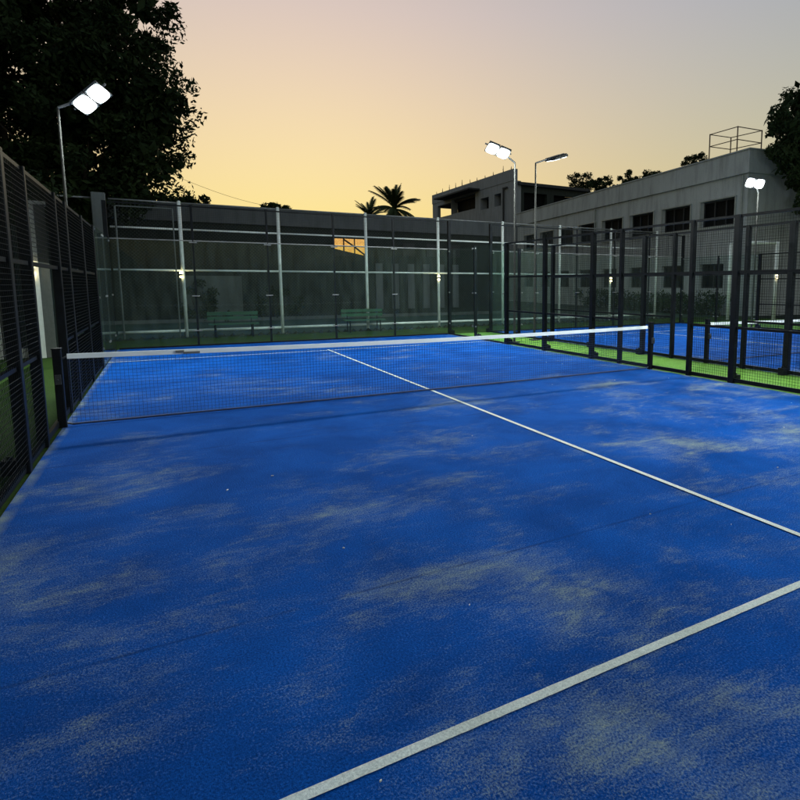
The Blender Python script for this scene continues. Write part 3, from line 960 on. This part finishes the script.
def palm(label, x, y, z, r, n, seed):
    rd = random.Random(seed)
    root = empty('palm_tree', (x, y, 0)); tag(root, label, 'palm', 'palms beyond the long wall')
    O = (x, y, 0)
    t = MB(); seg = 7
    for i in range(seg):
        t.bar((x+.15*math.sin(i*.5), y, z*i/seg), (x+.15*math.sin((i+1)*.5), y, z*(i+1)/seg), .30-.015*i, .28-.015*i, 9)
    t.build('trunk', M['bark'], root, O)
    f = MB(); top = Vector((x+.15*math.sin(seg*.5), y, z))
    for i in range(n):
        az = 2*math.pi*i/n*2.4 + rd.uniform(-.3,.3)
        el = R(86 - 112*(i/n)**.9) + rd.uniform(-.12,.12)
        L = r*rd.uniform(.85,1.1)
        p = top.copy(); e = el; pts = [p.copy()]
        for k in range(9):
            dirv = Vector((math.cos(az)*math.cos(e), math.sin(az)*math.cos(e), math.sin(e)))
            p = p + dirv*(L/9); pts.append(p.copy()); e -= R(3.0 + 2.6*math.cos(el))
        side = Vector((-math.sin(az), math.cos(az), 0))
        for k in range(9):
            a, b = pts[k], pts[k+1]
            f.bar(a, b, .06*(1-k/10), .06*(1-(k+1)/10), 4, False)
            d = (b-a).normalized()
            wl = L*.22*math.sin(math.pi*(k+1.2)/11)
            for s in (-1,1):
                for h in (0,.25,.5,.75):
                    q = a.lerp(b, h)
                    tip = q + side*s*wl*.75 + d*wl*.75 - Vector((0,0,wl*.35))
                    f.poly([q, q + d*L*.038, tip])
    f.build('fronds', M['palm'], root, O)
palm('larger palm silhouette with a full spiky crown above the long wall', 16.2, 46, 9.1, 2.75, 40, 3)
palm('smaller palm silhouette half sunk behind the long wall', 14.5, 48.5, 8.4, 2.1, 32, 5)

# hedge at the foot of the pale building
h = empty('hedge', (22.6, 15.5, 0), 0); tag(h, 'low dark hedge along the foot of the pale building', 'hedge')
cen = []
for i in range(130):
    tt = random.uniform(.2, 17); oy = random.uniform(.5,1.5); zz = random.uniform(.1,1.2)
    cen.append((24.4+.141*tt-.99*oy, 12.5+.99*tt+.141*oy, zz))
leaf_obj('foliage', leaf_quads(cen, 9000, .42, .16), M['hedge'], h, (22.6,15.5,0))
s = MB()
for i in range(22):
    tt = .6+i*.75; s.bar((24.4+.141*tt-.99, 12.5+.99*tt+.141, 0),(24.4+.141*tt-.99, 12.5+.99*tt+.141, .8),.03,.015,5)
s.build('stem', M['bark'], h, (22.6,15.5,0))
h = empty('hedge', (-10, 12.2, 0)); tag(h, 'added tall dark hedge darkening the view behind the pillars and plinth', 'hedge')  # hedge added as dark backing beyond the left fence
cen = [(random.uniform(-15,-6.2), random.uniform(11.3,12.6), random.uniform(.2,4.6)) for _ in range(260)]
leaf_obj('foliage', leaf_quads(cen, 17000, .6, .2), M['leafA'], h, (-10,12.2,0))
s = MB()
for i in range(12): s.bar((-14.6+i*.72, 12.0, 0),(-14.6+i*.72, 12.0, 3.6),.06,.03,5)
s.build('stem', M['bark'], h, (-10,12.2,0))

# overhead cable dropping from the tree
cb = MB(); pts = []
for i in range(15):
    q = i/14; pts.append((-3.2+6.2*q, 23.4+.75*q, 7.0-1.28*q-.30*math.sin(math.pi*q)))
cb.path(pts, .008, 5)
tag(cb.build('overhead_cable', M['wire']), 'thin dark overhead cable sagging out of the huge tree', 'cable')

# ------------------------------------------------------------------ sky and light
world = bpy.data.worlds.new('World'); scene.world = world
world.use_nodes = True
nt = world.node_tree
for n in list(nt.nodes): nt.nodes.remove(n)
out = nt.nodes.new('ShaderNodeOutputWorld'); bg = nt.nodes.new('ShaderNodeBackground')
sky = nt.nodes.new('ShaderNodeTexSky'); sky.sky_type = 'NISHITA'
sky.sun_disc = False
SUN_EL, SUN_AZ = R(1.5), R(12)
sky.sun_elevation = SUN_EL; sky.sun_rotation = SUN_AZ
sky.altitude = 0; sky.air_density = 1.0; sky.dust_density = 3.0; sky.ozone_density = 1.0
# the evening air is hazy: its glow is spread out and paler than a clear sky's, so each
# channel is rolled off softly and the lowest few degrees turn straw yellow
sc = nt.nodes.new('ShaderNodeSeparateColor'); nt.links.new(sky.outputs[0], sc.inputs[0])
cc = nt.nodes.new('ShaderNodeCombineColor')
tc = nt.nodes.new('ShaderNodeTexCoord'); sx = nt.nodes.new('ShaderNodeSeparateXYZ'); nt.links.new(tc.outputs['Generated'], sx.inputs[0])
low = maprange(nt, sx.outputs[2], .0, .40, 1.0, 0.0)
for i, (a, b) in enumerate(((1.05,.172),(.872,.132),(.755,.088))):
    x = math_n(nt, 'MULTIPLY', sc.outputs[i], .15)
    y = math_n(nt, 'MULTIPLY', math_n(nt, 'DIVIDE', x, math_n(nt, 'ADD', x, b)), a/.15)
    if i == 2: y = math_n(nt, 'MULTIPLY', y, math_n(nt, 'SUBTRACT', 1.0, math_n(nt, 'MULTIPLY', low, .56)))
    nt.links.new(y, cc.inputs[i])
nt.links.new(cc.outputs[0], bg.inputs[0]); bg.inputs[1].default_value = .15
nt.links.new(bg.outputs[0], out.inputs[0])
sd = bpy.data.lights.new('sun', 'SUN'); sd.energy = .05; sd.angle = R(4); sd.color = (1,.78,.5)
so = bpy.data.objects.new('sun', sd); COL.objects.link(so)
dirv = Vector((math.sin(SUN_AZ)*math.cos(SUN_EL), math.cos(SUN_AZ)*math.cos(SUN_EL), math.sin(SUN_EL)))
so.rotation_euler = dirv.to_track_quat('Z', 'Y').to_euler()

vs = scene.view_settings
vs.view_transform = 'Standard'; vs.look = 'None'; vs.gamma = 1; vs.exposure = 0; vs.use_curve_mapping = False
scene.cycles.max_bounces = 6
scene.cycles.transparent_max_bounces = 24
scene.cycles.caustics_reflective = False; scene.cycles.caustics_refractive = False
scene.cycles.sample_clamp_indirect = 4
scene.cycles.sample_clamp_direct = 8
scene.cycles.use_denoising = True
